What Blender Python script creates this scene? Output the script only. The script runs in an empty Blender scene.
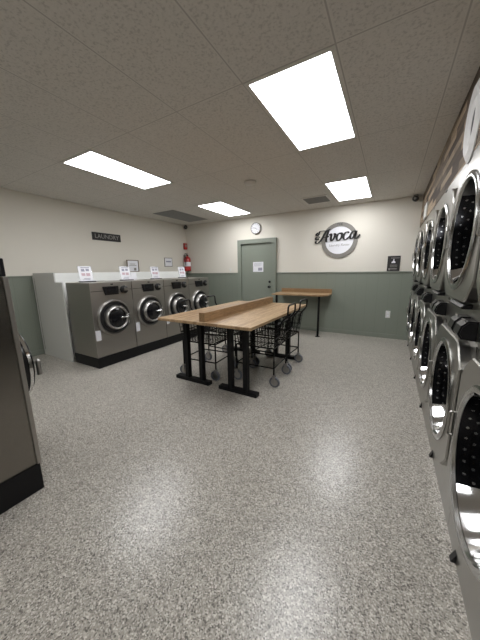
import bpy, bmesh, math, random
from mathutils import Vector, Matrix, Euler
PI = math.pi
random.seed(7)
C = bpy.context.scene.collection
sc = bpy.context.scene

# ------------------------------------------------------------------ camera
H = 2.64            # ceiling height
cam_d = bpy.data.cameras.new('camera'); cam = bpy.data.objects.new('camera', cam_d); C.objects.link(cam)
cam_d.sensor_fit = 'VERTICAL'; cam_d.sensor_height = 24.0
cam_d.lens = 24.0 * 256.2 / 640.0
cam_d.clip_start = 0.02
yaw, pitch, roll = -0.5276, 0.191, -0.0139
fw = Vector((math.sin(yaw)*math.cos(pitch), math.cos(yaw)*math.cos(pitch), -math.sin(pitch)))
rt = Vector((math.cos(yaw), -math.sin(yaw), 0)); up = rt.cross(fw)
rt2 = rt*math.cos(roll) + up*math.sin(roll); up2 = -rt*math.sin(roll) + up*math.cos(roll)
cam.matrix_world = Matrix.Translation((0, 0, 1.38)) @ Matrix((rt2, up2, -fw)).transposed().to_4x4()
sc.camera = cam

# ------------------------------------------------------------------ world, exposure
w = bpy.data.worlds.new('world'); sc.world = w; w.use_nodes = True
w.node_tree.nodes['Background'].inputs[0].default_value = (0.8, 0.85, 0.9, 1)
w.node_tree.nodes['Background'].inputs[1].default_value = 0.05
sc.view_settings.view_transform = 'Standard'; sc.view_settings.look = 'None'
sc.view_settings.gamma = 1.0; sc.view_settings.exposure = 0.0
LAMP = 14.0          # emission of the ceiling panels

# ------------------------------------------------------------------ materials
def newmat(name):
    m = bpy.data.materials.new(name); m.use_nodes = True
    nt = m.node_tree; b = nt.nodes['Principled BSDF']
    return m, nt, b
def plain(name, col, rough=0.5, metal=0.0, spec=0.5, bump=0.0, bscale=200):
    m, nt, b = newmat(name)
    b.inputs['Base Color'].default_value = (*col, 1); b.inputs['Roughness'].default_value = rough
    b.inputs['Metallic'].default_value = metal; b.inputs['Specular IOR Level'].default_value = spec
    tc = nt.nodes.new('ShaderNodeTexCoord'); n = nt.nodes.new('ShaderNodeTexNoise')
    n.inputs['Scale'].default_value = bscale; nt.links.new(tc.outputs['Object'], n.inputs['Vector'])
    if bump:
        bp = nt.nodes.new('ShaderNodeBump'); bp.inputs['Strength'].default_value = bump; bp.inputs['Distance'].default_value = 0.002
        nt.links.new(n.outputs['Fac'], bp.inputs['Height']); nt.links.new(bp.outputs[0], b.inputs['Normal'])
    return m
def emis(name, col, s):
    m, nt, b = newmat(name)
    b.inputs['Base Color'].default_value = (*col, 1)
    b.inputs['Emission Color'].default_value = (*col, 1); b.inputs['Emission Strength'].default_value = s
    return m
def mth(nt, op, a, b=None, c=None):
    n = nt.nodes.new('ShaderNodeMath'); n.operation = op
    for i, v in enumerate((a, b, c)):
        if v is None: continue
        if isinstance(v, (int, float)): n.inputs[i].default_value = v
        else: nt.links.new(v, n.inputs[i])
    return n.outputs[0]
def mixc(nt, fac, a, b, mode='MIX'):
    n = nt.nodes.new('ShaderNodeMix'); n.data_type = 'RGBA'; n.blend_type = mode
    if isinstance(fac, (int, float)): n.inputs[0].default_value = fac
    else: nt.links.new(fac, n.inputs[0])
    for i, v in ((6, a), (7, b)):
        if isinstance(v, tuple): n.inputs[i].default_value = (*v, 1)
        else: nt.links.new(v, n.inputs[i])
    return n.outputs[2]
def ramp(nt, fac, stops):
    n = nt.nodes.new('ShaderNodeValToRGB'); e = n.color_ramp.elements
    while len(e) < len(stops): e.new(0.5)
    for i, (p, c) in enumerate(stops): e[i].position = p; e[i].color = (*c, 1)
    nt.links.new(fac, n.inputs[0]); return n.outputs[0]
def noise(nt, scale, detail=2, rough=0.5, vec=None, src='Object', stretch=None):
    if vec is None:
        tc = nt.nodes.new('ShaderNodeTexCoord'); vec = tc.outputs[src]
    if stretch:
        mp = nt.nodes.new('ShaderNodeMapping'); mp.inputs['Scale'].default_value = stretch
        nt.links.new(vec, mp.inputs[0]); vec = mp.outputs[0]
    n = nt.nodes.new('ShaderNodeTexNoise'); n.inputs['Scale'].default_value = scale
    n.inputs['Detail'].default_value = detail; n.inputs['Roughness'].default_value = rough
    nt.links.new(vec, n.inputs['Vector']); return n.outputs['Fac']

def m_floor():
    m, nt, b = newmat('epoxy_flake_floor')
    tc = nt.nodes.new('ShaderNodeTexCoord')
    v = nt.nodes.new('ShaderNodeTexVoronoi'); v.inputs['Scale'].default_value = 185
    nt.links.new(tc.outputs['Object'], v.inputs['Vector'])
    sep = nt.nodes.new('ShaderNodeSeparateColor'); nt.links.new(v.outputs['Color'], sep.inputs[0])
    c1 = ramp(nt, sep.outputs[0], [(0.0, (0.08, 0.072, 0.062)), (0.16, (0.218, 0.199, 0.174)), (0.38, (0.337, 0.310, 0.272)), (0.7, (0.403, 0.374, 0.331)), (1.0, (0.67, 0.64, 0.59))])
    big = noise(nt, 14, 3, 0.6)
    c2 = ramp(nt, big, [(0.32, (0.94, 0.94, 0.93)), (0.68, (1.05, 1.05, 1.04))])
    nt.links.new(mixc(nt, 1.0, c1, c2, 'MULTIPLY'), b.inputs['Base Color'])
    b.inputs['Roughness'].default_value = 0.29; b.inputs['Specular IOR Level'].default_value = 0.6
    bp = nt.nodes.new('ShaderNodeBump'); bp.inputs['Strength'].default_value = 0.3; bp.inputs['Distance'].default_value = 0.001
    nt.links.new(noise(nt, 60, 2), bp.inputs['Height']); nt.links.new(bp.outputs[0], b.inputs['Normal'])
    return m
GX, GY, GS = -0.991, 1.779, 0.6096
def m_ceiling():
    m, nt, b = newmat('fissured_ceiling_tile')
    tc = nt.nodes.new('ShaderNodeTexCoord'); s = nt.nodes.new('ShaderNodeSeparateXYZ'); nt.links.new(tc.outputs['Object'], s.inputs[0])
    def line(co, off, per, wd):
        f = mth(nt, 'FRACT', mth(nt, 'DIVIDE', mth(nt, 'SUBTRACT', co, off - 40*per), per))
        d = mth(nt, 'ABSOLUTE', mth(nt, 'SUBTRACT', f, 0.5))      # 0.5 on the line
        return mth(nt, 'GREATER_THAN', d, 0.5 - wd/per)
    ln = mth(nt, 'MAXIMUM', line(s.outputs[0], GX, GS, 0.0048), line(s.outputs[1], GY, 2*GS, 0.0048))
    bar = mth(nt, 'MAXIMUM', line(s.outputs[0], GX, GS, 0.012), line(s.outputs[1], GY, 2*GS, 0.012))
    fis = noise(nt, 62, 3, 0.62)
    base = ramp(nt, fis, [(0.36, (0.48, 0.457, 0.425)), (0.46, (0.61, 0.583, 0.54)), (0.7, (0.65, 0.62, 0.577))])
    c = mixc(nt, bar, base, (0.64, 0.612, 0.57)); c = mixc(nt, ln, c, (0.43, 0.41, 0.38))
    nt.links.new(c, b.inputs['Base Color']); b.inputs['Roughness'].default_value = 0.9
    bp = nt.nodes.new('ShaderNodeBump'); bp.inputs['Strength'].default_value = 0.3; bp.inputs['Distance'].default_value = 0.004
    nt.links.new(fis, bp.inputs['Height']); nt.links.new(bp.outputs[0], b.inputs['Normal'])
    return m
def m_wood(name, axis, sw=0.045, c0=(0.25, 0.145, 0.07), c1=(0.47, 0.32, 0.18)):
    m, nt, b = newmat(name)
    tc = nt.nodes.new('ShaderNodeTexCoord'); mp = nt.nodes.new('ShaderNodeMapping')
    if axis == 'y': mp.inputs['Rotation'].default_value = (0, 0, PI/2)
    nt.links.new(tc.outputs['Object'], mp.inputs[0])
    br = nt.nodes.new('ShaderNodeTexBrick'); br.inputs['Scale'].default_value = 1
    br.inputs['Brick Width'].default_value = 0.55; br.inputs['Row Height'].default_value = sw; br.inputs['Mortar Size'].default_value = 0.0008
    br.inputs['Color1'].default_value = (*c0, 1); br.inputs['Color2'].default_value = (*c1, 1); br.inputs['Mortar'].default_value = (0.16, 0.09, 0.045, 1)
    br.inputs['Bias'].default_value = 0.25
    nt.links.new(mp.outputs[0], br.inputs['Vector'])
    g = noise(nt, 9, 6, 0.65, vec=mp.outputs[0], stretch=(1.0, 9, 9))
    gc = ramp(nt, g, [(0.3, (0.62, 0.60, 0.56)), (0.65, (1.08, 1.08, 1.08))])
    nt.links.new(mixc(nt, 1.0, br.outputs['Color'], gc, 'MULTIPLY'), b.inputs['Base Color'])
    b.inputs['Roughness'].default_value = 0.42
    return m
def m_planks():
    m, nt, b = newmat('weathered_plank_cladding')
    tc = nt.nodes.new('ShaderNodeTexCoord')
    s = nt.nodes.new('ShaderNodeSeparateXYZ'); nt.links.new(tc.outputs['Object'], s.inputs[0])
    cmb = nt.nodes.new('ShaderNodeCombineXYZ'); nt.links.new(s.outputs[1], cmb.inputs[0]); nt.links.new(s.outputs[2], cmb.inputs[1])
    br = nt.nodes.new('ShaderNodeTexBrick'); br.inputs['Scale'].default_value = 1
    br.inputs['Brick Width'].default_value = 0.6; br.inputs['Row Height'].default_value = 0.07; br.inputs['Mortar Size'].default_value = 0.002
    br.inputs['Color1'].default_value = (0.06, 0.038, 0.024, 1); br.inputs['Color2'].default_value = (0.55, 0.42, 0.29, 1); br.inputs['Mortar'].default_value = (0.02, 0.014, 0.01, 1)
    br.inputs['Bias'].default_value = -0.1
    nt.links.new(cmb.outputs[0], br.inputs['Vector'])
    g = noise(nt, 14, 6, 0.7, vec=cmb.outputs[0], stretch=(0.5, 6, 1))
    gc = ramp(nt, g, [(0.3, (0.55, 0.55, 0.55)), (0.6, (1.0, 1.0, 1.0)), (0.75, (1.7, 1.7, 1.7))])
    nt.links.new(mixc(nt, 1.0, br.outputs['Color'], gc, 'MULTIPLY'), b.inputs['Base Color']); b.inputs['Roughness'].default_value = 0.75
    return m
def m_steel(name, col, rough, axis=(1, 1, 40)):
    m, nt, b = newmat(name)
    g = noise(nt, 12, 3, 0.5, stretch=axis)
    cr = ramp(nt, g, [(0.3, tuple(c*0.94 for c in col)), (0.7, tuple(c*1.04 for c in col))])
    nt.links.new(cr, b.inputs['Base Color']); b.inputs['Metallic'].default_value = 1.0
    nt.links.new(mth(nt, 'MULTIPLY_ADD', g, 0.08, rough - 0.04), b.inputs['Roughness'])
    return m
def m_drum(cz):
    m, nt, b = newmat('perforated_drum_steel')
    tc = nt.nodes.new('ShaderNodeTexCoord')
    s = nt.nodes.new('ShaderNodeSeparateXYZ'); nt.links.new(tc.outputs['Object'], s.inputs[0])
    ang = mth(nt, 'ARCTAN2', s.outputs[0], mth(nt, 'SUBTRACT', s.outputs[2], cz))
    row = mth(nt, 'DIVIDE', s.outputs[1], 0.035)
    u = mth(nt, 'SUBTRACT', mth(nt, 'FRACT', mth(nt, 'ADD', mth(nt, 'MULTIPLY', ang, 34/(2*PI)), mth(nt, 'MULTIPLY', mth(nt, 'FLOOR', row), 0.5))), 0.5)
    v = mth(nt, 'SUBTRACT', mth(nt, 'FRACT', row), 0.5)
    u = mth(nt, 'MULTIPLY', u, 0.058); v = mth(nt, 'MULTIPLY', v, 0.035)
    hole = mth(nt, 'LESS_THAN', mth(nt, 'ADD', mth(nt, 'MULTIPLY', u, u), mth(nt, 'MULTIPLY', v, v)), 0.0062**2)
    nt.links.new(mixc(nt, hole, (0.04, 0.04, 0.043), (0.5, 0.5, 0.5)), b.inputs['Base Color'])
    b.inputs['Metallic'].default_value = 0.9; b.inputs['Roughness'].default_value = 0.25
    return m
def m_glass(name, tint, rough=0.03, alpha=0.35, gloss=0.12):
    m = bpy.data.materials.new(name); m.use_nodes = True; nt = m.node_tree; nt.nodes.clear()
    o = nt.nodes.new('ShaderNodeOutputMaterial'); t = nt.nodes.new('ShaderNodeBsdfTransparent'); g = nt.nodes.new('ShaderNodeBsdfGlossy')
    t.inputs[0].default_value = (*tint, 1); g.inputs['Roughness'].default_value = rough; g.inputs[0].default_value = (1, 1, 1, 1)
    lw = nt.nodes.new('ShaderNodeFresnel'); lw.inputs[0].default_value = 1.5
    mx = nt.nodes.new('ShaderNodeMixShader'); nt.links.new(mth(nt, 'MULTIPLY', lw.outputs[0], gloss*2), mx.inputs[0]); nt.links.new(t.outputs[0], mx.inputs[1]); nt.links.new(g.outputs[0], mx.inputs[2])
    nt.links.new(mx.outputs[0], o.inputs[0]); return m
def m_bead(name, col):
    # tongue-and-groove panelling: grooves every 10 cm
    m, nt, b = newmat(name)
    tc = nt.nodes.new('ShaderNodeTexCoord'); s = nt.nodes.new('ShaderNodeSeparateXYZ'); nt.links.new(tc.outputs['Object'], s.inputs[0])
    f = mth(nt, 'FRACT', mth(nt, 'DIVIDE', mth(nt, 'ADD', mth(nt, 'ADD', s.outputs[0], s.outputs[1]), 20.0), 0.2))
    d = mth(nt, 'ABSOLUTE', mth(nt, 'SUBTRACT', f, 0.5)); g = mth(nt, 'GREATER_THAN', d, 0.48)
    nt.links.new(mixc(nt, g, col, tuple(c*0.90 for c in col)), b.inputs['Base Color']); b.inputs['Roughness'].default_value = 0.45
    return m
M = dict(
    floor=m_floor(), ceiling=m_ceiling(),
    cream=plain('cream_wall_paint', (0.72, 0.685, 0.61), 0.7, bump=0.15, bscale=120),
    sage=m_bead('sage_green_panelling', (0.212, 0.235, 0.195)),
    sagep=plain('sage_green_gloss_paint', (0.222, 0.245, 0.205), 0.35),
    white=plain('white_panel_laminate', (0.56, 0.56, 0.53), 0.4),
    gloss=plain('lit_front_white', (0.88, 0.89, 0.86), 0.25),  # bulkhead front: brightness from the ceiling lights put into a whiter colour
    black=plain('black_powder_coat', (0.005, 0.005, 0.0055), 0.5, spec=0.22),
    blackp=plain('black_plastic', (0.009, 0.009, 0.010), 0.28, spec=0.35),
    kick=plain('black_base_paint', (0.006, 0.006, 0.007), 0.45, spec=0.25),
    table=m_wood('butcher_block', 'y'), shelf=m_wood('butcher_block_crosswise', 'x'),
    divider=m_wood('pine_divider_board', 'y', 0.25, (0.25, 0.15, 0.07), (0.31, 0.19, 0.093)),
    planks=m_planks(),
    steel=m_steel('brushed_steel', (0.42, 0.40, 0.37), 0.40),
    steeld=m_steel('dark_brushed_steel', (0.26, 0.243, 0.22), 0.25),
    dsteel=m_steel('dryer_front_steel', (0.40, 0.39, 0.365), 0.30, (1, 40, 1)),
    chrome=plain('chrome', (0.72, 0.72, 0.72), 0.10, 1.0),
    satin=plain('satin_ring_metal', (0.40, 0.39, 0.375), 0.33, 1.0),
    drumlo=m_drum(.635), drumhi=m_drum(1.57), dring=plain('dryer_ring_metal', (0.45, 0.45, 0.44), 0.18, 1.0), band=plain('drum_glint_steel', (0.62, 0.62, 0.62), 0.10, 1.0), dark=plain('drum_interior', (0.02, 0.02, 0.022), 0.4),
    glass=m_glass('door_glass', (0.55, 0.56, 0.56)),
    acryl=m_glass('clear_acrylic', (0.93, 0.94, 0.95)),
    paper=plain('white_paper', (0.78, 0.78, 0.82), 0.6), pinkp=plain('pink_print', (0.55, 0.40, 0.44), 0.6), greyp=plain('grey_print', (0.30, 0.30, 0.37), 0.6),
    red=plain('red_paint', (0.42, 0.02, 0.018), 0.3), grey=plain('grey_ring', (0.21, 0.198, 0.178), 0.5), rubber=plain('grey_caster_rubber', (0.15, 0.16, 0.185), 0.5),
    vent=plain('grey_return_grille', (0.24, 0.24, 0.235), 0.6), wp=plain('white_plastic', (0.70, 0.70, 0.67), 0.4), ftrim=plain('white_light_frame', (0.62, 0.60, 0.56), 0.5),
    ink=plain('black_letters', (0.012, 0.012, 0.012), 0.5), lite=plain('pale_letters', (0.30, 0.29, 0.27), 0.6), frame=plain('brown_frame', (0.16, 0.11, 0.07), 0.5),
    sigb=plain('dark_sign_board', (0.022, 0.020, 0.019), 0.6), rope=plain('white_woven_rope', (0.62, 0.61, 0.60), 0.7, bump=1.0, bscale=90),
    wire=plain('black_wire', (0.006, 0.006, 0.006), 0.4, spec=0.3), diff=emis('light_diffuser', (0.97, 0.98, 1.0), LAMP), screen=plain('display_glass', (0.01, 0.01, 0.012), 0.12),
)

# ------------------------------------------------------------------ mesh helpers
def box(bm, x0, x1, y0, y1, z0, z1, bev=0.0, mi=0):
    vs = [bm.verts.new((x, y, z)) for x in (x0, x1) for y in (y0, y1) for z in (z0, z1)]
    F = [(0, 1, 3, 2), (4, 6, 7, 5), (0, 4, 5, 1), (2, 3, 7, 6), (0, 2, 6, 4), (1, 5, 7, 3)]
    fs = [bm.faces.new([vs[i] for i in f]) for f in F]
    for f in fs: f.material_index = mi
    if bev:
        es = list({e for f in fs for e in f.edges})
        bmesh.ops.bevel(bm, geom=es, offset=bev, segments=2, affect='EDGES', profile=0.5)
def prism(bm, pts, axis, a0, a1, bev=0.0):
    """extrude polygon pts (2-D, in the two axes other than axis) from a0 to a1"""
    def P(p, a):
        return (a, p[0], p[1]) if axis == 'x' else (p[0], a, p[1]) if axis == 'y' else (p[0], p[1], a)
    A = [bm.verts.new(P(p, a0)) for p in pts]; B = [bm.verts.new(P(p, a1)) for p in pts]
    n = len(pts); fs = [bm.faces.new(A), bm.faces.new(B[::-1])]
    for i in range(n): fs.append(bm.faces.new((A[i], B[i], B[(i+1) % n], A[(i+1) % n])))
    if bev:
        es = [e for e in fs[0].edges] + [e for e in fs[1].edges]
        bmesh.ops.bevel(bm, geom=es, offset=bev, segments=2, affect='EDGES')
    bmesh.ops.recalc_face_normals(bm, faces=bm.faces[:])
def lathe(bm, prof, n=32, c=(0, 0, 0), axis='y', close=False):
    """prof: list of (r, a); revolve about axis through c"""
    rings = []
    for r, a in prof:
        ring = []
        for i in range(n):
            t = 2*PI*i/n; u, v = r*math.cos(t), r*math.sin(t)
            p = {'y': (u, a, v), 'x': (a, u, v), 'z': (u, v, a)}[axis]
            ring.append(bm.verts.new((p[0]+c[0], p[1]+c[1], p[2]+c[2])))
        rings.append(ring)
    k = len(rings); rng = range(k if close else k-1)
    for j in rng:
        A, B = rings[j], rings[(j+1) % k]
        for i in range(n): bm.faces.new((A[i], A[(i+1) % n], B[(i+1) % n], B[i]))
    if not close:
        for rr in (rings[0], rings[-1]):
            if True: bm.faces.new(rr)
    bmesh.ops.recalc_face_normals(bm, faces=bm.faces[:])
def lathe_open(bm, prof, n=32, c=(0, 0, 0), axis='y', cap_last=False):
    rings = []
    for r, a in prof:
        ring = []
        for i in range(n):
            t = 2*PI*i/n; u, v = r*math.cos(t), r*math.sin(t)
            p = {'y': (u, a, v), 'x': (a, u, v), 'z': (u, v, a)}[axis]
            ring.append(bm.verts.new((p[0]+c[0], p[1]+c[1], p[2]+c[2])))
        rings.append(ring)
    for j in range(len(rings)-1):
        A, B = rings[j], rings[j+1]
        for i in range(n): bm.faces.new((A[i], A[(i+1) % n], B[(i+1) % n], B[i]))
    if cap_last: bm.faces.new(rings[-1])
def tube(bm, pts, r, n=8, closed=False):
    pts = [Vector(p) for p in pts]; k = len(pts); rings = []
    ref = None
    for i, p in enumerate(pts):
        a = pts[i-1] if (i > 0 or closed) else p; b = pts[(i+1) % k] if (i < k-1 or closed) else p
        d = (b - a).normalized()
        if ref is None:
            ref = Vector((0, 0, 1)) if abs(d.z) < 0.9 else Vector((1, 0, 0))
        u = ref - d*ref.dot(d)
        if u.length < 1e-4: u = d.orthogonal()
        u.normalize(); v = d.cross(u); ref = u
        rings.append([bm.verts.new(p + u*r*math.cos(2*PI*j/n) + v*r*math.sin(2*PI*j/n)) for j in range(n)])
    for i in range(k if closed else k-1):
        A, B = rings[i], rings[(i+1) % k]
        for j in range(n): bm.faces.new((A[j], A[(j+1) % n], B[(j+1) % n], B[j]))
    if not closed:
        bm.faces.new(rings[0][::-1]); bm.faces.new(rings[-1])
def rounded(pts, r, seg=4):
    """round the corners of an open polyline"""
    P = [Vector(p) for p in pts]; out = [P[0]]
    for i in range(1, len(P)-1):
        a, b, c = P[i-1], P[i], P[i+1]
        d1 = (a-b); d2 = (c-b); rr = min(r, d1.length*0.45, d2.length*0.45)
        s, e = b + d1.normalized()*rr, b + d2.normalized()*rr
        for k in range(seg+1):
            t = k/seg; out.append(s*(1-t)**2 + b*2*t*(1-t) + e*t*t)
    out.append(P[-1]); return out
def obj(name, bm, mat, parent=None, smooth=False, loc=None):
    me = bpy.data.meshes.new(name); bmesh.ops.remove_doubles(bm, verts=bm.verts[:], dist=1e-6)
    bm.to_mesh(me); bm.free()
    for m in (mat if isinstance(mat, (list, tuple)) else [mat]): me.materials.append(m)
    if smooth:
        for p in me.polygons: p.use_smooth = True
        me.set_sharp_from_angle(angle=math.radians(40))
    o = bpy.data.objects.new(name, me); C.objects.link(o)
    if parent: o.parent = parent
    if loc: o.location = loc
    return o
def B(): return bmesh.new()
def thing(name, label, cat, loc=(0, 0, 0), rz=0, group=None):
    o = bpy.data.objects.new(name, None); C.objects.link(o); o.location = loc; o.rotation_euler = (0, 0, rz)
    o.empty_display_size = 0.05
    return tag(o, label, cat, group)
def tag(o, label, cat, group=None):
    o['label'] = label; o['category'] = cat
    if group: o['group'] = group
    return o
def struct(name, bm, mat, parent=None):
    o = obj(name, bm, mat, parent)
    if not parent: o['kind'] = 'structure'
    return o
def dup(root, loc, rz, label, group=None):
    r = root.copy(); C.objects.link(r); r.location = loc; r.rotation_euler = (0, 0, rz); r['label'] = label
    if group: r['group'] = group
    for ch in list(root.children):
        c = ch.copy(); C.objects.link(c); c.parent = r
        for g in list(ch.children):
            d = g.copy(); C.objects.link(d); d.parent = c
    return r
def text_part(name, s, size, mat, parent, mtx, ext=0.002, shear=0.0, align='CENTER'):
    cu = bpy.data.curves.new(name, 'FONT'); cu.body = s; cu.size = size; cu.extrude = ext; cu.shear = shear
    cu.align_x = align; cu.align_y = 'CENTER'; cu.resolution_u = 3
    t = bpy.data.objects.new(name, cu); C.objects.link(t)
    bpy.context.view_layer.update()
    me = bpy.data.meshes.new_from_object(t); bpy.data.objects.remove(t); bpy.data.curves.remove(cu)
    me.transform(mtx); me.materials.clear(); me.materials.append(mat)
    o = bpy.data.objects.new(name, me); C.objects.link(o)
    if parent: o.parent = parent
    return o
# text lying in the plane of a wall: facing -y (back wall), facing +x (left wall)
FACE_MY = Matrix.Rotation(PI/2, 4, 'X')
FACE_PX = Matrix.Rotation(PI/2, 4, 'Z') @ Matrix.Rotation(PI/2, 4, 'X')

# ------------------------------------------------------------------ room shell
XL, XR, YB, YF = -5.14, 1.17, 5.82, -2.6
b = B(); box(b, XL-.1, XR+.1, YF-.1, YB+.1, -.1, 0); struct('floor', b, M['floor'])
b = B(); box(b, XL-.1, XR+.1, YF-.1, YB+.1, H, H+.1); struct('ceiling', b, M['ceiling'])
b = B(); box(b, XL-.1, XR+.1, YB, YB+.1, 0, H); struct('wall_back', b, M['cream'])
b = B(); box(b, XL-.1, XL, YF, YB, 0, H); struct('wall_left', b, M['cream'])
b = B(); box(b, XR, XR+.1, YF, YB, 0, H); struct('wall_right', b, M['cream'])
b = B(); box(b, XL-.1, XR+.1, YF-.1, YF, 0, H); struct('wall_front', b, M['cream'])
# plank clad bulkhead over the dryers
DX = 0.38
b = B(); box(b, DX, XR, YF, YB, 2.085, H); struct('trim_1', b, M['planks'])
# wainscot + cap + baseboards
WZ = 1.31
def wains(x0, x1, n):
    b = B(); box(b, x0, x1, YB-.012, YB, 0, WZ); struct('trim_%d' % n, b, M['sage'])
    b = B(); box(b, x0, x1, YB-.028, YB-.0121, WZ-.012, WZ+.012, .003); struct('trim_%d' % (n+1), b, M['sagep'])
wains(XL+.0125, -3.402, 2); wains(-2.358, DX, 4)
b = B(); box(b, XL, XL+.012, YF, YB, 0, WZ+.02); struct('trim_6', b, M['sage'])
b = B(); box(b, XL+.0121, XL+.028, YF, YB-.03, WZ+.008, WZ+.032, .003); struct('trim_7', b, M['sagep'])
b = B(); box(b, -2.358, DX, YB-.026, YB-.0122, 0, .085, .003); struct('baseboard_back', b, M['sagep'])
b = B(); box(b, XL+.0122, XL+.026, YF, 1.99, 0, .085, .003); struct('baseboard_left', b, M['sagep'])

# ------------------------------------------------------------------ door
x0, x1, zt = -3.30, -2.46, 2.02
b = B(); box(b, x0, x1, YB-.02, YB-.002, 0.01, zt, .002); door = struct('door_1', b, M['sagep'])
b = B()
prism(b, [(x0-.1, 0), (x0-.002, 0), (x0-.002, zt+.004), (x1+.002, zt+.004), (x1+.002, 0), (x1+.1, 0), (x1+.1, zt+.1), (x0-.1, zt+.1)], 'y', YB-.07, YB-.001, .004)
obj('door_frame', b, M['sagep'], door)
b = B(); lathe(b, [(.028, YB-.0201), (.028, YB-.035), (.02, YB-.04)], 16, (x1-.07, 0, 1.10)); obj('deadbolt', b, M['blackp'], door, True)
b = B(); lathe(b, [(.03, YB-.0201), (.03, YB-.03), (.012, YB-.034), (.012, YB-.06), (.028, YB-.07), (.03, YB-.085), (.02, YB-.095)], 16, (x1-.07, 0, .98)); obj('door_knob', b, M['blackp'], door, True)
n = thing('door_notice', 'white paper notice taped to the green door', 'notice', (-2.84, YB-.0215, 1.46))
b = B(); box(b, -.14, .14, -.0015, 0, -.12, .12); obj('sheet', b, M['paper'], n)
b = B()
for k in range(4): box(b, -.11, .11-(k % 2)*.05, -.0025, -.0016, .085-k*.022, .092-k*.022)
box(b, .0, .11, -.0025, -.0016, -.09, -.02)
obj('print', b, M['greyp'], n)

# ------------------------------------------------------------------ ceiling fixtures
def light(c, r, label):
    X0, Y0 = GX + c*GS, GY + r*2*GS; X1, Y1 = X0+GS, Y0+2*GS; i = .03
    t = thing('ceiling_light', label, 'ceiling light', ((X0+X1)/2, (Y0+Y1)/2, H), 0, 'flat ceiling light panels')
    hx, hy = GS/2-.004, GS-.004; b = B()
    box(b, -hx, hx, -hy, -hy+i, -.004, -.0005); box(b, -hx, hx, hy-i, hy, -.004, -.0005)
    box(b, -hx, -hx+i, -hy+i, hy-i, -.004, -.0005); box(b, hx-i, hx, -hy+i, hy-i, -.004, -.0005)
    obj('frame', b, M['ftrim'], t)
    b = B(); box(b, -hx+i, hx-i, -hy+i, hy-i, -.0035, -.001); obj('diffuser', b, M['diff'], t)
light(0, 0, 'largest glowing ceiling light panel, nearest on the right side')
light(0, 2, 'glowing ceiling light panel beside the vent, right side near back wall')
light(-4, 0, 'long glowing ceiling light panel above the first steel washers')
light(-4, 2, 'glowing ceiling light panel beside the grey grille, towards the door')
light(0, -2, 'added ceiling light panel overhead above the camera, out of the photo')  # unseen panel added along the light grid to brighten the near floor
light(-4, -2, 'added ceiling light panel over the near left machine, out of the photo')  # second added panel, unseen, same purpose
# return grille
t = thing('return_air_grille', 'grey perforated return air panel in the ceiling near the left wall', 'vent', (GX-5.5*GS, GY+5*GS, H))
b = B(); box(b, -.30, .30, -.60, .60, -.008, -.0005, .002); obj('panel', b, M['vent'], t)
b = B()
for k in range(23): box(b, -.28, .28, -.57+k*.051, -.565+k*.051, -.011, -.0081)
obj('louvres', b, M['vent'], t)
t = thing('supply_vent', 'square white supply air vent with dark louvres beside the small light panel', 'vent', (-1.29, 5.06, H))
b = B(); s = .23
for a in ((-s, s, -s, -s+.03), (-s, s, s-.03, s), (-s, -s+.03, -s+.03, s-.03), (s-.03, s, -s+.03, s-.03)): box(b, *a, -.014, -.0005)
obj('frame', b, M['ftrim'], t)
b = B(); box(b, -.2, .2, -.2, .2, -.003, -.0006); obj('opening', b, M['dark'], t)
b = B()
for k in range(8):
    y = -.18+k*.051; prism(b, [(y, -.004), (y+.006, -.004), (y+.028, -.018), (y+.022, -.018)], 'x', -.2, .2)
obj('louvres', b, M['vent'], t)
b = B(); lathe(b, [(.09, -.0005), (.09, -.014), (.075, -.03), (.03, -.036)], 24, (0, 0, 0), 'z'); o = obj('smoke_detector', b, M['ftrim'], None, True, (-1.88, 3.57, H))
tag(o, 'round smoke detector on the ceiling between the light panels', 'smoke detector')

# ------------------------------------------------------------------ wall clock
t = thing('wall_clock', 'round white wall clock with dark rim above the green door', 'clock', (-2.9, YB, 2.37))
b = B(); lathe(b, [(.125, -.001), (.135, -.012), (.135, -.035), (.122, -.04), (.118, -.03)], 36); obj('rim', b, M['grey'], t, True)
b = B(); lathe(b, [(.117, -.0305), (.117, -.036)], 36); obj('dial', b, M['paper'], t)
for k in range(12):
    b = B(); box(b, -.004, .004, -.0375, -.0362, .09, .108); b.transform(Matrix.Rotation(k*PI/6, 4, 'Y')); obj('hour_mark', b, M['ink'], t)
for nm, L, a in (('hour_hand', .055, 2.2), ('minute_hand', .085, 4.9)):
    b = B(); box(b, -.004, .004, -.0395, -.038, -.01, L); b.transform(Matrix.Rotation(a, 4, 'Y')); obj(nm, b, M['ink'], t)

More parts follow.
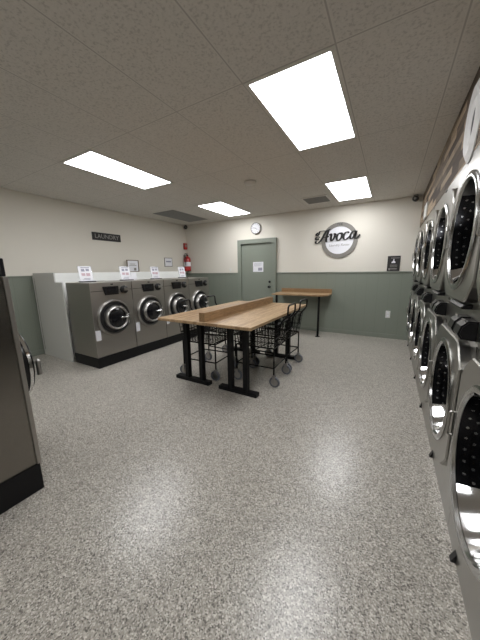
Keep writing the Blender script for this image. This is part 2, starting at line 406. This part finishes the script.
# ------------------------------------------------------------------ round logo sign with script lettering
LX, LZ = -0.985, 1.965
t = thing('round_logo_sign', 'round grey and white wall sign lettered Avoca in black script', 'sign', (LX, YB, LZ))
b = B(); lathe(b, [(.275, -.004), (.275, -.022), (.355, -.022), (.355, -.004)], 48, close=True); obj('ring', b, M['grey'], t, True)
b = B(); lathe(b, [(.2749, -.004), (.2749, -.014)], 48); obj('disc', b, M['paper'], t)
def ribbon(bm, pts, wmin, wmax, y0, y1, sub=7):
    """calligraphic stroke in the xz plane: thick on downstrokes, thin on upstrokes"""
    P = [Vector((p[0], p[1])) for p in pts]; S = []
    for i in range(len(P)-1):
        p0, p1, p2, p3 = P[max(i-1, 0)], P[i], P[i+1], P[min(i+2, len(P)-1)]
        for k in range(sub):
            t_ = k/sub
            S.append(0.5*((2*p1)+(p2-p0)*t_+(2*p0-5*p1+4*p2-p3)*t_*t_+(3*p1-p0-3*p2+p3)*t_**3))
    S.append(P[-1]); L, R = [], []
    for i, p in enumerate(S):
        d = (S[min(i+1, len(S)-1)]-S[max(i-1, 0)])
        if d.length < 1e-9: d = Vector((1, 0))
        d.normalize(); nrm = Vector((-d.y, d.x)); wd = wmin+(wmax-wmin)*abs(d.y)**1.5
        e = min(i, len(S)-1-i)/3.0; wd *= min(1, .35+e*.65)
        L.append(p+nrm*wd/2); R.append(p-nrm*wd/2)
    rows = []
    for l, r in zip(L, R):
        rows.append([bm.verts.new((q.x, y, q.y)) for q, y in ((l, y0), (r, y0), (r, y1), (l, y1))])
    for A, D in zip(rows, rows[1:]):
        for j in range(4): bm.faces.new((A[j], A[(j+1) % 4], D[(j+1) % 4], D[j]))
    bm.faces.new(rows[0][::-1]); bm.faces.new(rows[-1])
def script(bm, y0, y1, sc_, ox, oz, wmin, wmax):
    S = []
    # A : swash, left thin stem, right thick stem, bar
    S += [[(-.05, .30), (-.16, .36), (-.28, .33), (-.31, .24), (-.24, .17), (-.17, .20), (-.18, .26)],
          [(.40, .66), (.30, .60), (.18, .40), (.05, .16), (-.10, .0), (-.24, -.04), (-.30, .05), (-.24, .11)],
          [(.46, .70), (.40, .45), (.35, .20), (.36, .03), (.44, .0)],
          [(-.20, .62), (-.30, .50), (-.22, .44), (-.14, .52), (-.08, .66), (.10, .68), (.28, .66), (.46, .70), (.56, .74)],
          [(.08, .26), (.24, .28), (.40, .27), (.50, .32)]]
    # v
    S += [[(.52, .36), (.60, .44), (.64, .36), (.63, .14), (.67, .02), (.76, .08), (.84, .24), (.86, .40), (.80, .42), (.90, .36), (.98, .36)]]
    # o
    S += [[(1.16, .42), (1.04, .36), (.97, .20), (1.00, .05), (1.10, .0), (1.22, .10), (1.27, .26), (1.24, .40), (1.14, .42), (1.20, .36), (1.38, .34)]]
    # c
    S += [[(1.62, .34), (1.60, .42), (1.50, .42), (1.40, .32), (1.36, .16), (1.42, .02), (1.52, .0), (1.66, .10), (1.74, .18)]]
    # a
    S += [[(2.02, .36), (1.94, .43), (1.84, .38), (1.76, .22), (1.76, .06), (1.84, .0), (1.94, .10), (2.02, .28), (2.07, .42), (2.02, .20), (2.02, .05), (2.10, .0), (2.22, .10), (2.28, .20)]]
    for s in S: ribbon(bm, [((x+z*.10)*sc_+ox, z*sc_+oz) for x, z in s], wmin, wmax, y0, y1)
b = B(); script(b, -.034, -.0225, .335, -.375, .0, .013, .044); b.transform(Matrix.Translation((0, 0, 0)) @ Matrix.Rotation(-.055, 4, 'Y')); obj('lettering', b, M['ink'], t)
text_part('small_lettering', 'THE', .062, M['ink'], t, Matrix.Translation((0, -.0235, .315)) @ FACE_MY, .001)
text_part('small_lettering', 'Laundry Room', .066, M['lite'], t, Matrix.Translation((0, -.0155, -.095)) @ FACE_MY, .001, .3)

# small black notice beside dryers
t = thing('wall_plaque', 'small black plaque with white figure on the cream wall by dryers', 'sign', (.03, YB, 1.47))
b = B(); box(b, -.105, .105, -.012, -.001, -.142, .142, .002); obj('board', b, M['sigb'], t)
b = B(); prism(b, [(-.04, .01), (.03, .01), (.022, .04), (.006, .05), (.004, .085), (-.008, .085), (-.012, .045), (-.032, .035)], 'y', -.0135, -.0121); obj('symbol', b, M['paper'], t)
b = B(); box(b, -.05, .09, -.0135, -.0121, .098, .108); box(b, -.085, .06, -.0135, -.0121, -.108, -.092); box(b, -.08, -.05, -.0135, -.0121, -.125, -.085)
for k in range(3): box(b, -.06, .06, -.0135, -.0121, -.03-k*.018, -.024-k*.018)
obj('print', b, M['lite'], t)
t = thing('wall_outlet', 'white electrical outlet on the green wainscot of the back wall', 'outlet', (.015, YB-.012, .485))
b = B(); box(b, -.04, .04, -.006, -.0005, -.07, .07, .002); obj('cover_plate', b, M['wp'], t)
b = B(); box(b, -.017, .017, -.009, -.0061, .012, .045, .001); obj('socket', b, M['paper'], t)
b = B(); box(b, -.017, .017, -.009, -.0061, -.045, -.012, .001); obj('socket', b, M['paper'], t)
t = thing('light_switch', 'small white thermostat box on the cream wall left of door', 'switch', (-3.66, YB, 1.40))
b = B(); box(b, -.022, .022, -.014, -.0005, -.03, .03, .002); obj('body', b, M['wp'], t)

# security cameras
def seccam(loc, rz, label):
    t = thing('security_camera', label, 'camera', loc, rz, 'small black corner cameras')
    b = B(); box(b, -.03, .03, -.03, .03, -.02, -.0005, .003); obj('mount', b, M['grey'], t)
    b = B(); lathe(b, [(.03, .05), (.045, .03), (.048, -.03), (.04, -.05)], 20, (0, 0, -.065)); obj('housing', b, M['blackp'], t, True)
    b = B(); lathe(b, [(.022, -.0505), (.018, -.056)], 16, (0, 0, -.065)); obj('lens', b, M['grey'], t, True)
seccam((XL+.10, YB-.10, H), -.7+PI/2, 'small dark security camera in the ceiling corner above the extinguisher')
seccam((.27, YB-.09, H), -.3, 'small dark security camera beside the plank wall, right back corner')

# ------------------------------------------------------------------ left wall things
t = thing('laundry_sign', 'long black wooden sign with pale LAUNDRY lettering on left wall', 'sign', (XL, 3.40, 2.09))
b = B(); box(b, .001, .018, -.31, .31, -.075, .075, .003); obj('board', b, M['sigb'], t)
text_part('lettering', 'LAUNDRY', .115, M['lite'], t, Matrix.Translation((.0195, 0, 0)) @ FACE_PX, .001)
t = thing('fire_extinguisher', 'red fire extinguisher with white label hanging in the back left corner', 'fire extinguisher', (XL+.11, 5.71, 1.385))
b = B(); lathe(b, [(.075, 0), (.09, .012), (.09, .33), (.07, .375), (.03, .40), (.025, .42)], 24, axis='z'); obj('cylinder', b, M['red'], t, True)
b = B(); lathe(b, [(.0915, .13), (.0915, .25)], 24, axis='z'); obj('label_band', b, M['paper'], t, True)
b = B(); box(b, -.022, .022, -.022, .022, .42, .45, .004); box(b, -.01, .01, -.10, .02, .452, .464, .002); box(b, -.01, .01, -.09, .02, .475, .487, .002); obj('valve', b, M['blackp'], t)
b = B(); tube(b, rounded([(.0, -.02, .435), (.02, -.10, .42), (.02, -.098, .15)], .05), .010); obj('hose', b, M['blackp'], t, True)
b = B(); box(b, -.109, -.084, -.02, .02, .20, .45); obj('bracket', b, M['grey'], t)
t = thing('alarm_box', 'small red wall sign box above the fire extinguisher', 'alarm', (XL, 5.755, 2.07))
b = B(); box(b, .001, .045, -.06, .06, -.085, .085, .006); obj('body', b, M['red'], t)
b = B(); box(b, .0455, .048, -.035, .035, -.02, .05); obj('plate', b, M['lite'], t)
t = thing('framed_notice', 'brown framed notice propped on the white ledge behind washers', 'picture frame', (XL+.05, 3.93, 1.381))
b = B(); s, h = .155, .265
for a in ((-s, s, 0, .016), (-s, s, h-.016, h), (-s, -s+.016, .016, h-.016), (s-.016, s, .016, h-.016)): box(b, 0, .016, *a)
obj('frame', b, M['frame'], t)
b = B(); box(b, .003, .008, -s+.016, s-.016, .016, h-.016); obj('sheet', b, M['paper'], t)
b = B(); box(b, .0082, .0095, .02, .08, .03, .09); box(b, .0082, .0095, -.1, .09, .14, .15); box(b, .0082, .0095, -.08, .06, .17, .18); obj('print', b, M['grey'], t)
t = thing('wall_notice', 'thin framed white notice on the left wall near the extinguisher', 'notice', (XL, 5.08, 1.62))
b = B(); box(b, .001, .012, -.14, .14, -.115, .115, .002); obj('frame', b, M['grey'], t)
b = B(); box(b, .0121, .014, -.125, .125, -.10, .10); obj('sheet', b, M['paper'], t)
b = B(); box(b, .0141, .0155, -.09, .09, .0, .035); obj('print', b, M['greyp'], t)

# ------------------------------------------------------------------ white bulkhead behind washers
t = thing('white_bulkhead', 'white utility bulkhead running behind the row of washers', 'bulkhead', (0, 0, 0))
b = B(); box(b, -5.07, -4.42, 2.0, 4.90, 0.001, 1.38, .003); obj('cabinet', b, M['white'], t)
b = B(); box(b, -4.4195, -4.40, 2.0, 4.90, 0.001, 1.379, .001); obj('front_board', b, M['gloss'], t)
b = B(); prism(b, [(-5.07, .001), (-4.19, .001), (-4.19, 1.24), (-4.40, 1.24), (-4.40, 1.382), (-5.07, 1.382)], 'y', 1.982, 1.9995); obj('end_panel', b, M['white'], t)
b = B(); box(b, -5.105, -5.071, 1.985, 2.005, 0.001, 1.33, .001); obj('edge_strip', b, M['white'], t)
b = B(); box(b, -5.045, -5.035, 1.979, 1.9815, 0.1, 1.30); obj('hinge_line', b, M['grey'], t)

# ------------------------------------------------------------------ washers
def make_washer(W, D, Ht, dz, dr, label, kh=.155, group=None, out=.0, steel='steel'):
    """front faces local -y at y=0, centred on x"""
    t = thing('front_load_washer', label, 'washing machine', group=group); st = M[steel]
    hw = W/2-.004
    b = B(); box(b, -hw, hw, 0, D, kh, Ht, .006); obj('body', b, st, t)
    b = B(); box(b, -hw+.01, hw-.01, -.0035, -.0002, Ht-.125, Ht-.118); obj('panel_seam', b, M['dark'], t)
    b = B(); box(b, -W/2, W/2, -.012, D+.0, 0, kh-.001, .003); obj('base', b, M['kick'], t)
    # display
    k = W/.68
    b = B(); prism(b, [(-.15*k, Ht-.06), (.095*k, Ht-.06), (.095*k, Ht-.185), (-.12*k, Ht-.185)], 'y', -.016, -.0002, .003); dp = obj('display', b, M['blackp'], t)
    b = B(); box(b, -.09*k, .05*k, -.0185, -.0163, Ht-.145, Ht-.075); obj('screen', b, M['screen'], dp)
    # payment reader
    b = B(); lathe(b, [(.06, -.0002), (.06, -.03), (.05, -.038)], 24, (.19*k, 0, Ht-.12)); rd = obj('card_reader', b, M['blackp'], t, True)
    b = B(); box(b, .175*k-.005, .175*k+.085, -.05, -.0385, Ht-.135, Ht-.095, .003); obj('reader_slot', b, M['satin'], rd)
    b = B(); box(b, -.02, .02, -.006, -.0002, Ht-.04, Ht-.022, .002); obj('badge', b, M['blackp'], t)
    # door
    dx = -.02; py = 1 + out*25; hs = -1 if out else 1; c = (dx, 0, dz)
    def Q(p): return [(a, y*py if y < -.01 else y) for a, y in p]
    b = B(); lathe(b, Q([(dr*.88, -.0003), (dr, -.0003), (dr*1.0, -.03), (dr*.96, -.045), (dr*.90, -.045), (dr*.87, -.02)]), 40, c, close=True); obj('door_bezel', b, M['satin'], t, True)
    b = B(); lathe(b, Q([(dr*.875, -.004), (dr*.865, -.018), (dr*.5, -.022)]), 40, c); obj('door_gasket', b, M['dark'], t, True)
    b = B(); lathe(b, Q([(dr*.56, -.03), (dr*.69, -.03), (dr*.67, -.10), (dr*.62, -.115), (dr*.56, -.105)]), 36, c, close=True); dr_o = obj('door', b, M['satin'], t, True)
    b = B(); lathe(b, Q([(dr*.555, -.028), (dr*.555, -.085), (dr*.38, -.105), (dr*.12, -.112)]), 32, c); obj('door_glass', b, M['screen'], dr_o, True)
    b = B(); box(b, dr*.60+dx, dr*.86+dx, -.085*py, -.045*py, dz-.035, dz+.035, .006); obj('hinge', b, M['satin'], dr_o)
    b = B(); hp = ([(-dr*.55, -.112*py, dz), (-dr*.55, -.15*py, dz), (-dr*.60, -.155*py, dz), (-dr*.60, -.155*py, dz-.10)] if out
          else [(dr*.1, -.112*py, dz), (dr*.1, -.135*py, dz), (dr*.5, -.14*py, dz), (dr*.5, -.14*py, dz-.10)])
    tube(b, rounded(hp, .02), .016 if out else .013, 10)
    obj('door_handle', b, M['satin' if out else 'chrome'], dr_o, True)
    if out:      # thick domed door of the larger machine
        b = B(); lathe(b, [(dr*.86, -.057), (dr*.97, -.057), (dr*.97, -.10), (dr*.90, -.135), (dr*.80, -.145), (dr*.78, -.13)], 40, c, close=True); obj('door_shell', b, M['blackp'], dr_o, True)
        b = B(); lathe(b, [(dr*.93, -.10), (dr*1.0, -.10), (dr*1.0, -.118), (dr*.93, -.122)], 40, c, close=True); obj('door_rim', b, M['chrome'], dr_o, True)
    return t
W0 = .677; RZ = PI/2
w1 = make_washer(W0, .61, 1.238, .715, .265, 'steel front-load washer nearest the white end panel')
b = B(); box(b, -.325, -.25, -.003, -.0003, .41, .56); obj('sticker', b, M['paper'], w1)
names = ['steel front-load washer second from the white end panel', 'steel front-load washer third from the white end panel, behind table edge', 'steel front-load washer at far end of row below extinguisher']
w1.location = (-3.56, 2.015+W0/2, 0); w1.rotation_euler = (0, 0, RZ); w1['group'] = 'steel washers along the left wall'
for i, nm in enumerate(names): dup(w1, (-3.56, 2.015+W0*(i+1.5), 0), RZ, nm)

# near-left machine, seen from its side
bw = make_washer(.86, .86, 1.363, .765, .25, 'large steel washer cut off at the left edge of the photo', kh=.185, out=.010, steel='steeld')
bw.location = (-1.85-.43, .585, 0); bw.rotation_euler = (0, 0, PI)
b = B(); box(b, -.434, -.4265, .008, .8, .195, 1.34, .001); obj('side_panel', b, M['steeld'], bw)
b = B(); box(b, -.437, .437, -.02, .004, .186, 1.3635, .003); obj('front_frame', b, M['steel'], bw)
t = thing('card_box', 'black payment box on top of the large left machine', 'payment box', (-1.95, .54, 1.3645))
b = B(); box(b, -.11, .10, -.22, .06, 0, .10, .006); obj('housing', b, M['blackp'], t)
b = B(); box(b, .1005, .104, -.20, .04, .012, .088, .001); obj('face_plate', b, M['sigb'], t)

# brochure holders on the washers
def holder(y, label, x=-4.03):
    t = thing('sign_holder', label, 'sign holder', (x, y, 1.2385), RZ, 'acrylic notice stands on the washers')
    b = B(); box(b, -.105, .105, -.055, .05, 0, .012, .002); obj('base', b, M['blackp'], t)
    tilt = Matrix.Rotation(-.17, 4, 'X')
    b = B(); box(b, -.105, .105, .003, .008, .0135, .245); b.transform(tilt); p = obj('acrylic_sheet', b, M['acryl'], t)
    b = B(); box(b, -.10, .10, -.001, .0025, .0135, .24); b.transform(tilt); p = obj('leaflet', b, M['paper'], t)
    b = B()
    for x0, x1, z0, z1 in ((-.06, .07, .212, .225), (-.06, -.01, .16, .198), (.01, .06, .165, .2), (-.06, .05, .03, .038), (-.04, .06, .05, .057)): box(b, x0, x1, -.003, -.0012, z0, z1)
    b.transform(tilt); obj('grey_print', b, M['greyp'], p)
    b = B(); box(b, -.065, -.01, -.003, -.0012, .095, .135); box(b, .005, .065, -.003, -.0012, .09, .135); b.transform(tilt); obj('pink_print', b, M['pinkp'], p)
    return t
h0 = holder(2.27, 'clear notice stand on top of the washer nearest the white panel')
for y, l in ((2.96, 'clear notice stand on the second washer below the framed notice'), (3.63, 'clear notice stand on the third washer of the row'), (4.40, 'clear notice stand on the far washer near the extinguisher')):
    dup(h0, (-4.03, y, 1.2385), RZ, l)
t = thing('small_card_stand', 'small white card standing beside the second notice stand', 'card', (-4.1, 3.17, 1.2385), RZ)
b = B(); box(b, -.06, .06, -.002, .0, .0, .13); b.transform(Matrix.Rotation(-.1, 4, 'X')); obj('card', b, M['paper'], t)
b = B(); box(b, -.06, .06, -.02, .03, .0, .006); obj('foot', b, M['acryl'], t)

# ------------------------------------------------------------------ folding table
TZ = .845
t = thing('folding_table', 'large butcher-block folding table with black legs in mid room', 'table', (-1.72, 0, 0))
X0, X1, Y0, Y1 = -.63, .62, 2.09, 3.97
b = B(); box(b, X0, X1, Y0, Y1, TZ-.032, TZ, .004); obj('tabletop', b, M['table'], t)
b = B(); box(b, -.018, .058, Y0+.02, Y1-.02, TZ+.0005, TZ+.10, .003); obj('divider_board', b, M['divider'], t)
for yy in (2.36, 3.74):
    for (fa, fb, la, lb) in ((-.62, -.09, -.43, -.205), (.06, .56, .215, .415)):
        b = B(); box(b, fa, fb, yy-.04, yy+.04, 0, .045, .003); f = obj('foot', b, M['black'], t)
        b = B(); box(b, fa+.06, fb-.06, yy-.03, yy+.03, TZ-.055, TZ-.033, .002); obj('top_bracket', b, M['black'], t)
        for lx in (la, lb):
            b = B(); box(b, lx-.028, lx+.028, yy-.03, yy+.03, .0455, TZ-.0555, .003); obj('leg', b, M['black'], t)
# wall ledge table at the back
t = thing('wall_side_table', 'narrow wooden table with backsplash fixed to the back wall', 'table', (-1.64, YB-.03, 0))
b = B(); prism(b, [(-.60, 0), (.575, 0), (.575, -.42), (.46, -.545), (-.60, -.545)], 'z', .842, .872, .003); obj('tabletop', b, M['shelf'], t)
b = B(); box(b, -.57, .575, -.022, -.0005, .873, .96, .003); obj('backsplash', b, M['divider'], t)
for lx in (-.50, .42):
    b = B(); tube(b, [(lx, -.49, .012), (lx, -.49, .8415)], .022, 12); lg = obj('leg', b, M['black'], t, True)
    b = B(); lathe(b, [(.05, 0), (.05, .006), (.025, .0115)], 16, (lx, -.49, 0), 'z'); obj('floor_flange', b, M['black'], lg, True)

# ------------------------------------------------------------------ laundry carts
def make_cart(label):
    """origin at floor centre; handle at local +x end"""
    t = thing('laundry_cart', label, 'laundry cart', group='black wire laundry carts at the folding table')
    hx, hy = .25, .22; wr = .009
    b = B()
    def rect(z, ax, ay, r=wr):
        tube(b, [(-ax, -ay, z), (ax, -ay, z), (ax, ay, z), (-ax, ay, z)], r, 8, True)
    rect(.235, hx, hy); rect(.475, hx, hy)
    for sx in (-1, 1):
        for sy in (-1, 1): tube(b, [(sx*hx, sy*hy, .15), (sx*hx, sy*hy, .475)], wr*1.1, 8)
    obj('frame', b, M['black'], t, True)
    b = B()
    rect(.60, hx+.02, hy+.01, .007); rect(.775, hx+.045, hy+.02, .008)
    n = 12
    for k in range(n+1):
        s = -1+2*k/n
        for sy in (-1, 1): tube(b, [(s*hx, sy*hy, .475), (s*(hx+.02), sy*(hy+.01), .60), (s*(hx+.045), sy*(hy+.02), .775)], .0036, 5)
        tube(b, [(s*hx, -hy, .478), (s*hx, hy, .478)], .0036, 5)
    for k in range(9):
        s = -1+2*k/8
        for sx in (-1, 1): tube(b, [(sx*hx, s*hy, .475), (sx*(hx+.02), s*(hy+.01), .60), (sx*(hx+.045), s*(hy+.02), .775)], .0036, 5)
        tube(b, [(-hx, s*hy, .482), (hx, s*hy, .482)], .0036, 5)
    for z in (.54, .66, .72):
        f = (z-.475)/.3; rect(z, hx+.045*f, hy+.02*f, .0028)
    obj('basket', b, M['wire'], t)
    b = B(); q = .14
    tube(b, rounded([(hx+.03, -q, .62), (hx+.05, -q, .78), (hx+.13, -q, .86), (hx+.135, -q, .98), (hx+.135, q, .98), (hx+.13, q, .86), (hx+.05, q, .78), (hx+.03, q, .62)], .04, 3), .0105, 8)
    obj('handle', b, M['black'], t, True)
    for sx in (-1, 1):
        for sy in (-1, 1):
            x, y = sx*hx, sy*hy
            b = B(); lathe(b, [(.045, -.013), (.062, -.013), (.066, -.006), (.066, .006), (.062, .013), (.045, .013)], 20, (x+.01, y, .066), 'y', close=True); cs = obj('caster_wheel', b, M['rubber'], t, True)
            b = B(); lathe(b, [(.0449, -.008), (.0449, .008)], 18, (x+.01, y, .066), 'y'); obj('hub', b, M['satin'], cs, True)
            b = B(); box(b, x-.012, x+.022, y-.022, y-.016, .055, .145); box(b, x-.012, x+.022, y+.016, y+.022, .055, .145); box(b, x-.014, x+.024, y-.022, y+.022, .145, .152); obj('fork', b, M['satin'], cs)
    return t
ct = make_cart('black wire laundry cart under near right side of the folding table'); ct.location = (-1.36, 2.885, 0); ct.rotation_euler = (0, 0, .03)
dup(ct, (-1.37, 3.425, 0), -.04, 'black wire laundry cart behind the near right one, pushed under the table')
dup(ct, (-2.08, 2.70, 0), PI+.06, 'black wire laundry cart under near left corner of the folding table')
dup(ct, (-2.10, 3.28, 0), PI-.05, 'black wire laundry cart on the left under the table, farther from camera')

# ------------------------------------------------------------------ stacked dryers
PT = .80
def ring_panel(bm, outer, c, r, n=48):
    """flat ring in the plane: outer polygon function -> circle; returns list of (outer, inner) points in xz"""
    pass
def chamfer_pt(a, hw, hh, ch):
    """point at angle a on a chamfered rectangle"""
    dx, dz = math.cos(a), math.sin(a)
    t = 1e9
    for nx, nz, d in ((1, 0, hw), (0, 1, hh), (.7071, .7071, (hw+hh-ch)*.7071)):
        den = abs(dx)*nx+abs(dz)*nz
        if den > 1e-6: t = min(t, d/den)
    return dx*t, dz*t
def annulus(bm, hw, hh, ch, r, cz, y0, y1, N=64):
    """slab between chamfered rectangle and round hole, y1 front (smaller)"""
    rows = []
    for i in range(N):
        a = 2*PI*i/N; ox, oz = chamfer_pt(a, hw, hh, ch); ix, iz = r*math.cos(a), r*math.sin(a)
        k = .985
        rows.append([bm.verts.new(p) for p in ((ox, y0, oz+cz), (ox, y1+.006, oz+cz), (ox*k, y1, oz*k+cz), (ix, y1, iz+cz), (ix, y0, iz+cz))])
    for i in range(N):
        A, D = rows[i], rows[(i+1) % N]
        for j in range(5): bm.faces.new((A[j], A[(j+1) % 5], D[(j+1) % 5], D[j]))
    bmesh.ops.recalc_face_normals(bm, faces=bm.faces[:])
DR = .30
def make_dryer(label):
    """front at local y=0 facing -y"""
    t = thing('stacked_dryer', label, 'tumble dryer', group='stacked steel dryers along the right wall')
    hw = PT/2-.002; D = .76
    cells = [(.10, 1.01, .635), (1.15, 2.075, 1.57)]
    b = B()
    # sides, top, back
    box(b, -hw, -hw+.004, .0, D, .0, 2.08); box(b, hw-.004, hw, .0, D, .0, 2.08); box(b, -hw+.004, hw-.004, .0, D, 2.074, 2.08); box(b, -hw+.004, hw-.004, D-.004, D, 0, 2.074)
    for z0, z1, cz in cells:
        N = 64; rows = []
        for i in range(N):
            a = 2*PI*i/N; dx, dz = math.cos(a), math.sin(a)
            tt = min((hw-.004)/abs(dx) if abs(dx) > 1e-6 else 1e9, ((z1-cz) if dz > 0 else (cz-z0))/abs(dz) if abs(dz) > 1e-6 else 1e9)
            rows.append([b.verts.new(p) for p in ((dx*tt, 0, cz+dz*tt), (DR*dx, 0, cz+DR*dz))])
        for i in range(N): b.faces.new((rows[i][0], rows[(i+1) % N][0], rows[(i+1) % N][1], rows[i][1]))
        # exact corners of the cell
        for sx in (-1, 1):
            for zz in (z0, z1):
                pass
    box(b, -hw+.004, hw-.004, .0, .02, 1.01, 1.15); box(b, -hw+.004, hw-.004, 0, .02, 0, .10)
    box(b, -hw+.004, hw-.004, .03, .034, .1, 1.0) if False else None
    body = obj('body', b, M['dsteel'], t)
    for z0, z1, cz in cells:
        lo = cz < 1
        b = B(); lathe_open(b, [(DR-.016, -.048), (DR-.016, -.0006), (DR-.002, .0), (DR-.002, .60)], 64, (0, 0, cz), cap_last=True); dm = obj('drum', b, M['drumlo' if lo else 'drumhi'], t, True)
        for nm, a0, a1, mt in (('lower_glint_band', -PI/2-.75, -PI/2+.75, 'band'), ('upper_sheen_band', PI/2-.6, PI/2+.6, 'dsteel')):  # upper strip stands in for the reflection on the door glass
            b = B(); prf = [(DR-.018, -.047), (DR-.026, -.02), (DR-.042, .02), (DR-.066, .06), (DR-.10, .10)] if nm == 'lower_glint_band' else [(DR-.019, -.047), (DR-.019, .12)]  # lower strip added and flared so that it mirrors the ceiling lamps
            g = [[b.verts.new((R1*math.cos(a0+(a1-a0)*i/24), y, cz+R1*math.sin(a0+(a1-a0)*i/24))) for R1, y in prf] for i in range(25)]
            for i in range(24):
                for q in range(len(prf)-1): b.faces.new((g[i][q], g[i+1][q], g[i+1][q+1], g[i][q+1]))
            obj(nm, b, M[mt], dm, True)
        b = B(); annulus(b, .375, .368, .11, DR-.015, cz, -.0005, -.05); d = obj('door', b, M['dsteel'], t)
        b = B(); lathe(b, [(DR-.014, -.0502), (DR+.016, -.0502), (DR+.018, -.056), (DR+.004, -.064), (DR-.012, -.062), (DR-.018, -.0502)], 56, (0, 0, cz), close=True); obj('door_ring', b, M['dring'], d, True)
        b = B(); lathe_open(b, [(DR-.021, .122), (DR-.05, .14), (DR*.6, .16), (DR*.2, .17)], 48, (0, 0, cz), cap_last=True); obj('door_glass', b, M['glass'], d, True)
        b = B(); tube(b, rounded([(-.345, -.05, cz+.06), (-.345, -.075, cz+.06), (-.345, -.075, cz-.06), (-.345, -.05, cz-.06)], .02), .006, 8); obj('door_handle', b, M['dsteel'], d, True)
    # lint drawer lips and consoles
    b = B(); prism(b, [(-.0005, 1.19), (-.035, 1.188), (-.05, 1.175), (-.045, 1.165), (-.0005, 1.165)], 'x', -.10, .22, .002)
    obj('lint_drawer_lip', b, M['blackp'], t)
    for x in (.16, .31):
        b = B(); prism(b, [(-.0005, 1.125), (-.04, 1.125), (-.065, 1.10), (-.075, 1.06), (-.06, 1.035), (-.0005, 1.03)], 'x', x-.058, x+.058, .008); c = obj('console', b, M['blackp'], t)
        b = B(); box(b, x-.03, x+.03, -.052, -.046, 1.1255, 1.129, .001); obj('button_strip', b, M['satin'], c)
    b = B(); box(b, -.14, -.02, -.003, -.0003, 1.085, 1.097); obj('decal', b, M['satin'], t)
    b = B(); prism(b, [(-.0005, 0.0005), (-.02, 0.0005), (-.0005, .05)], 'x', -.23, -.20); obj('foot_wedge', b, M['blackp'], t)
    return t
ys = [5.545-PT*(k+.5) for k in range(6)]
b = B(); box(b, DX+.002, DX+.02, 5.547, 5.79, 0, 2.08, .001); struct('trim_8', b, M['dsteel'])
lab = ['stacked steel dryer column farthest away, against the back wall', 'stacked steel dryer column second from the back wall', 'stacked steel dryer column third from the back wall',
       'stacked steel dryer column fourth from the back wall', 'stacked steel dryer column with largest fully seen upper door', 'nearest stacked steel dryer column, cut by the right photo edge']
d0 = make_dryer(lab[0]); d0.location = (DX, ys[0], 0); d0.rotation_euler = (0, 0, -PI/2)
for k in range(1, 6): dup(d0, (DX, ys[k], 0), -PI/2, lab[k])

# things on the plank wall
t = thing('oval_wall_ring', 'white woven oval ring hung on the plank wall above dryers', 'wall decoration', (DX, 2.33, 2.285))
def oval_ring(bm, a0, c0, a1, c1, x0, x1, n=48):
    rows = []
    for i in range(n):
        t_ = 2*PI*i/n; cy, cz = math.cos(t_), math.sin(t_); am, cm = (a0+a1)/2, (c0+c1)/2
        rows.append([bm.verts.new(p) for p in ((x0, a1*cy, c1*cz), (x0-.006, a1*cy*.99, c1*cz*.99), (x1, am*cy, cm*cz), (x0-.006, a0*cy*1.03, c0*cz*1.03), (x0, a0*cy, c0*cz))])
    for i in range(n):
        A, D = rows[i], rows[(i+1) % n]
        for j in range(5): bm.faces.new((A[j], A[(j+1) % 5], D[(j+1) % 5], D[j]))
    bmesh.ops.recalc_face_normals(bm, faces=bm.faces[:])
b = B(); oval_ring(b, .11, .15, .165, .24, -.002, -.026); obj('outer_ring', b, M['rope'], t, True)
b = B(); oval_ring(b, .06, .085, .109, .149, -.002, -.020); obj('inner_ring', b, M['rope'], t, True)
b = B(); lathe(b, [(.11, -.001), (.11, -.006)], 32, axis='x'); b.transform(Matrix.Diagonal((1, .60, 1, 1))); obj('dark_centre', b, M['sigb'], t)
t = thing('small_white_sign', 'small white sign on the far end of the plank wall', 'sign', (DX, 4.85, 2.20))
b = B(); box(b, -.02, -.001, -.16, .16, -.10, .10, .002); obj('board', b, M['wp'], t)
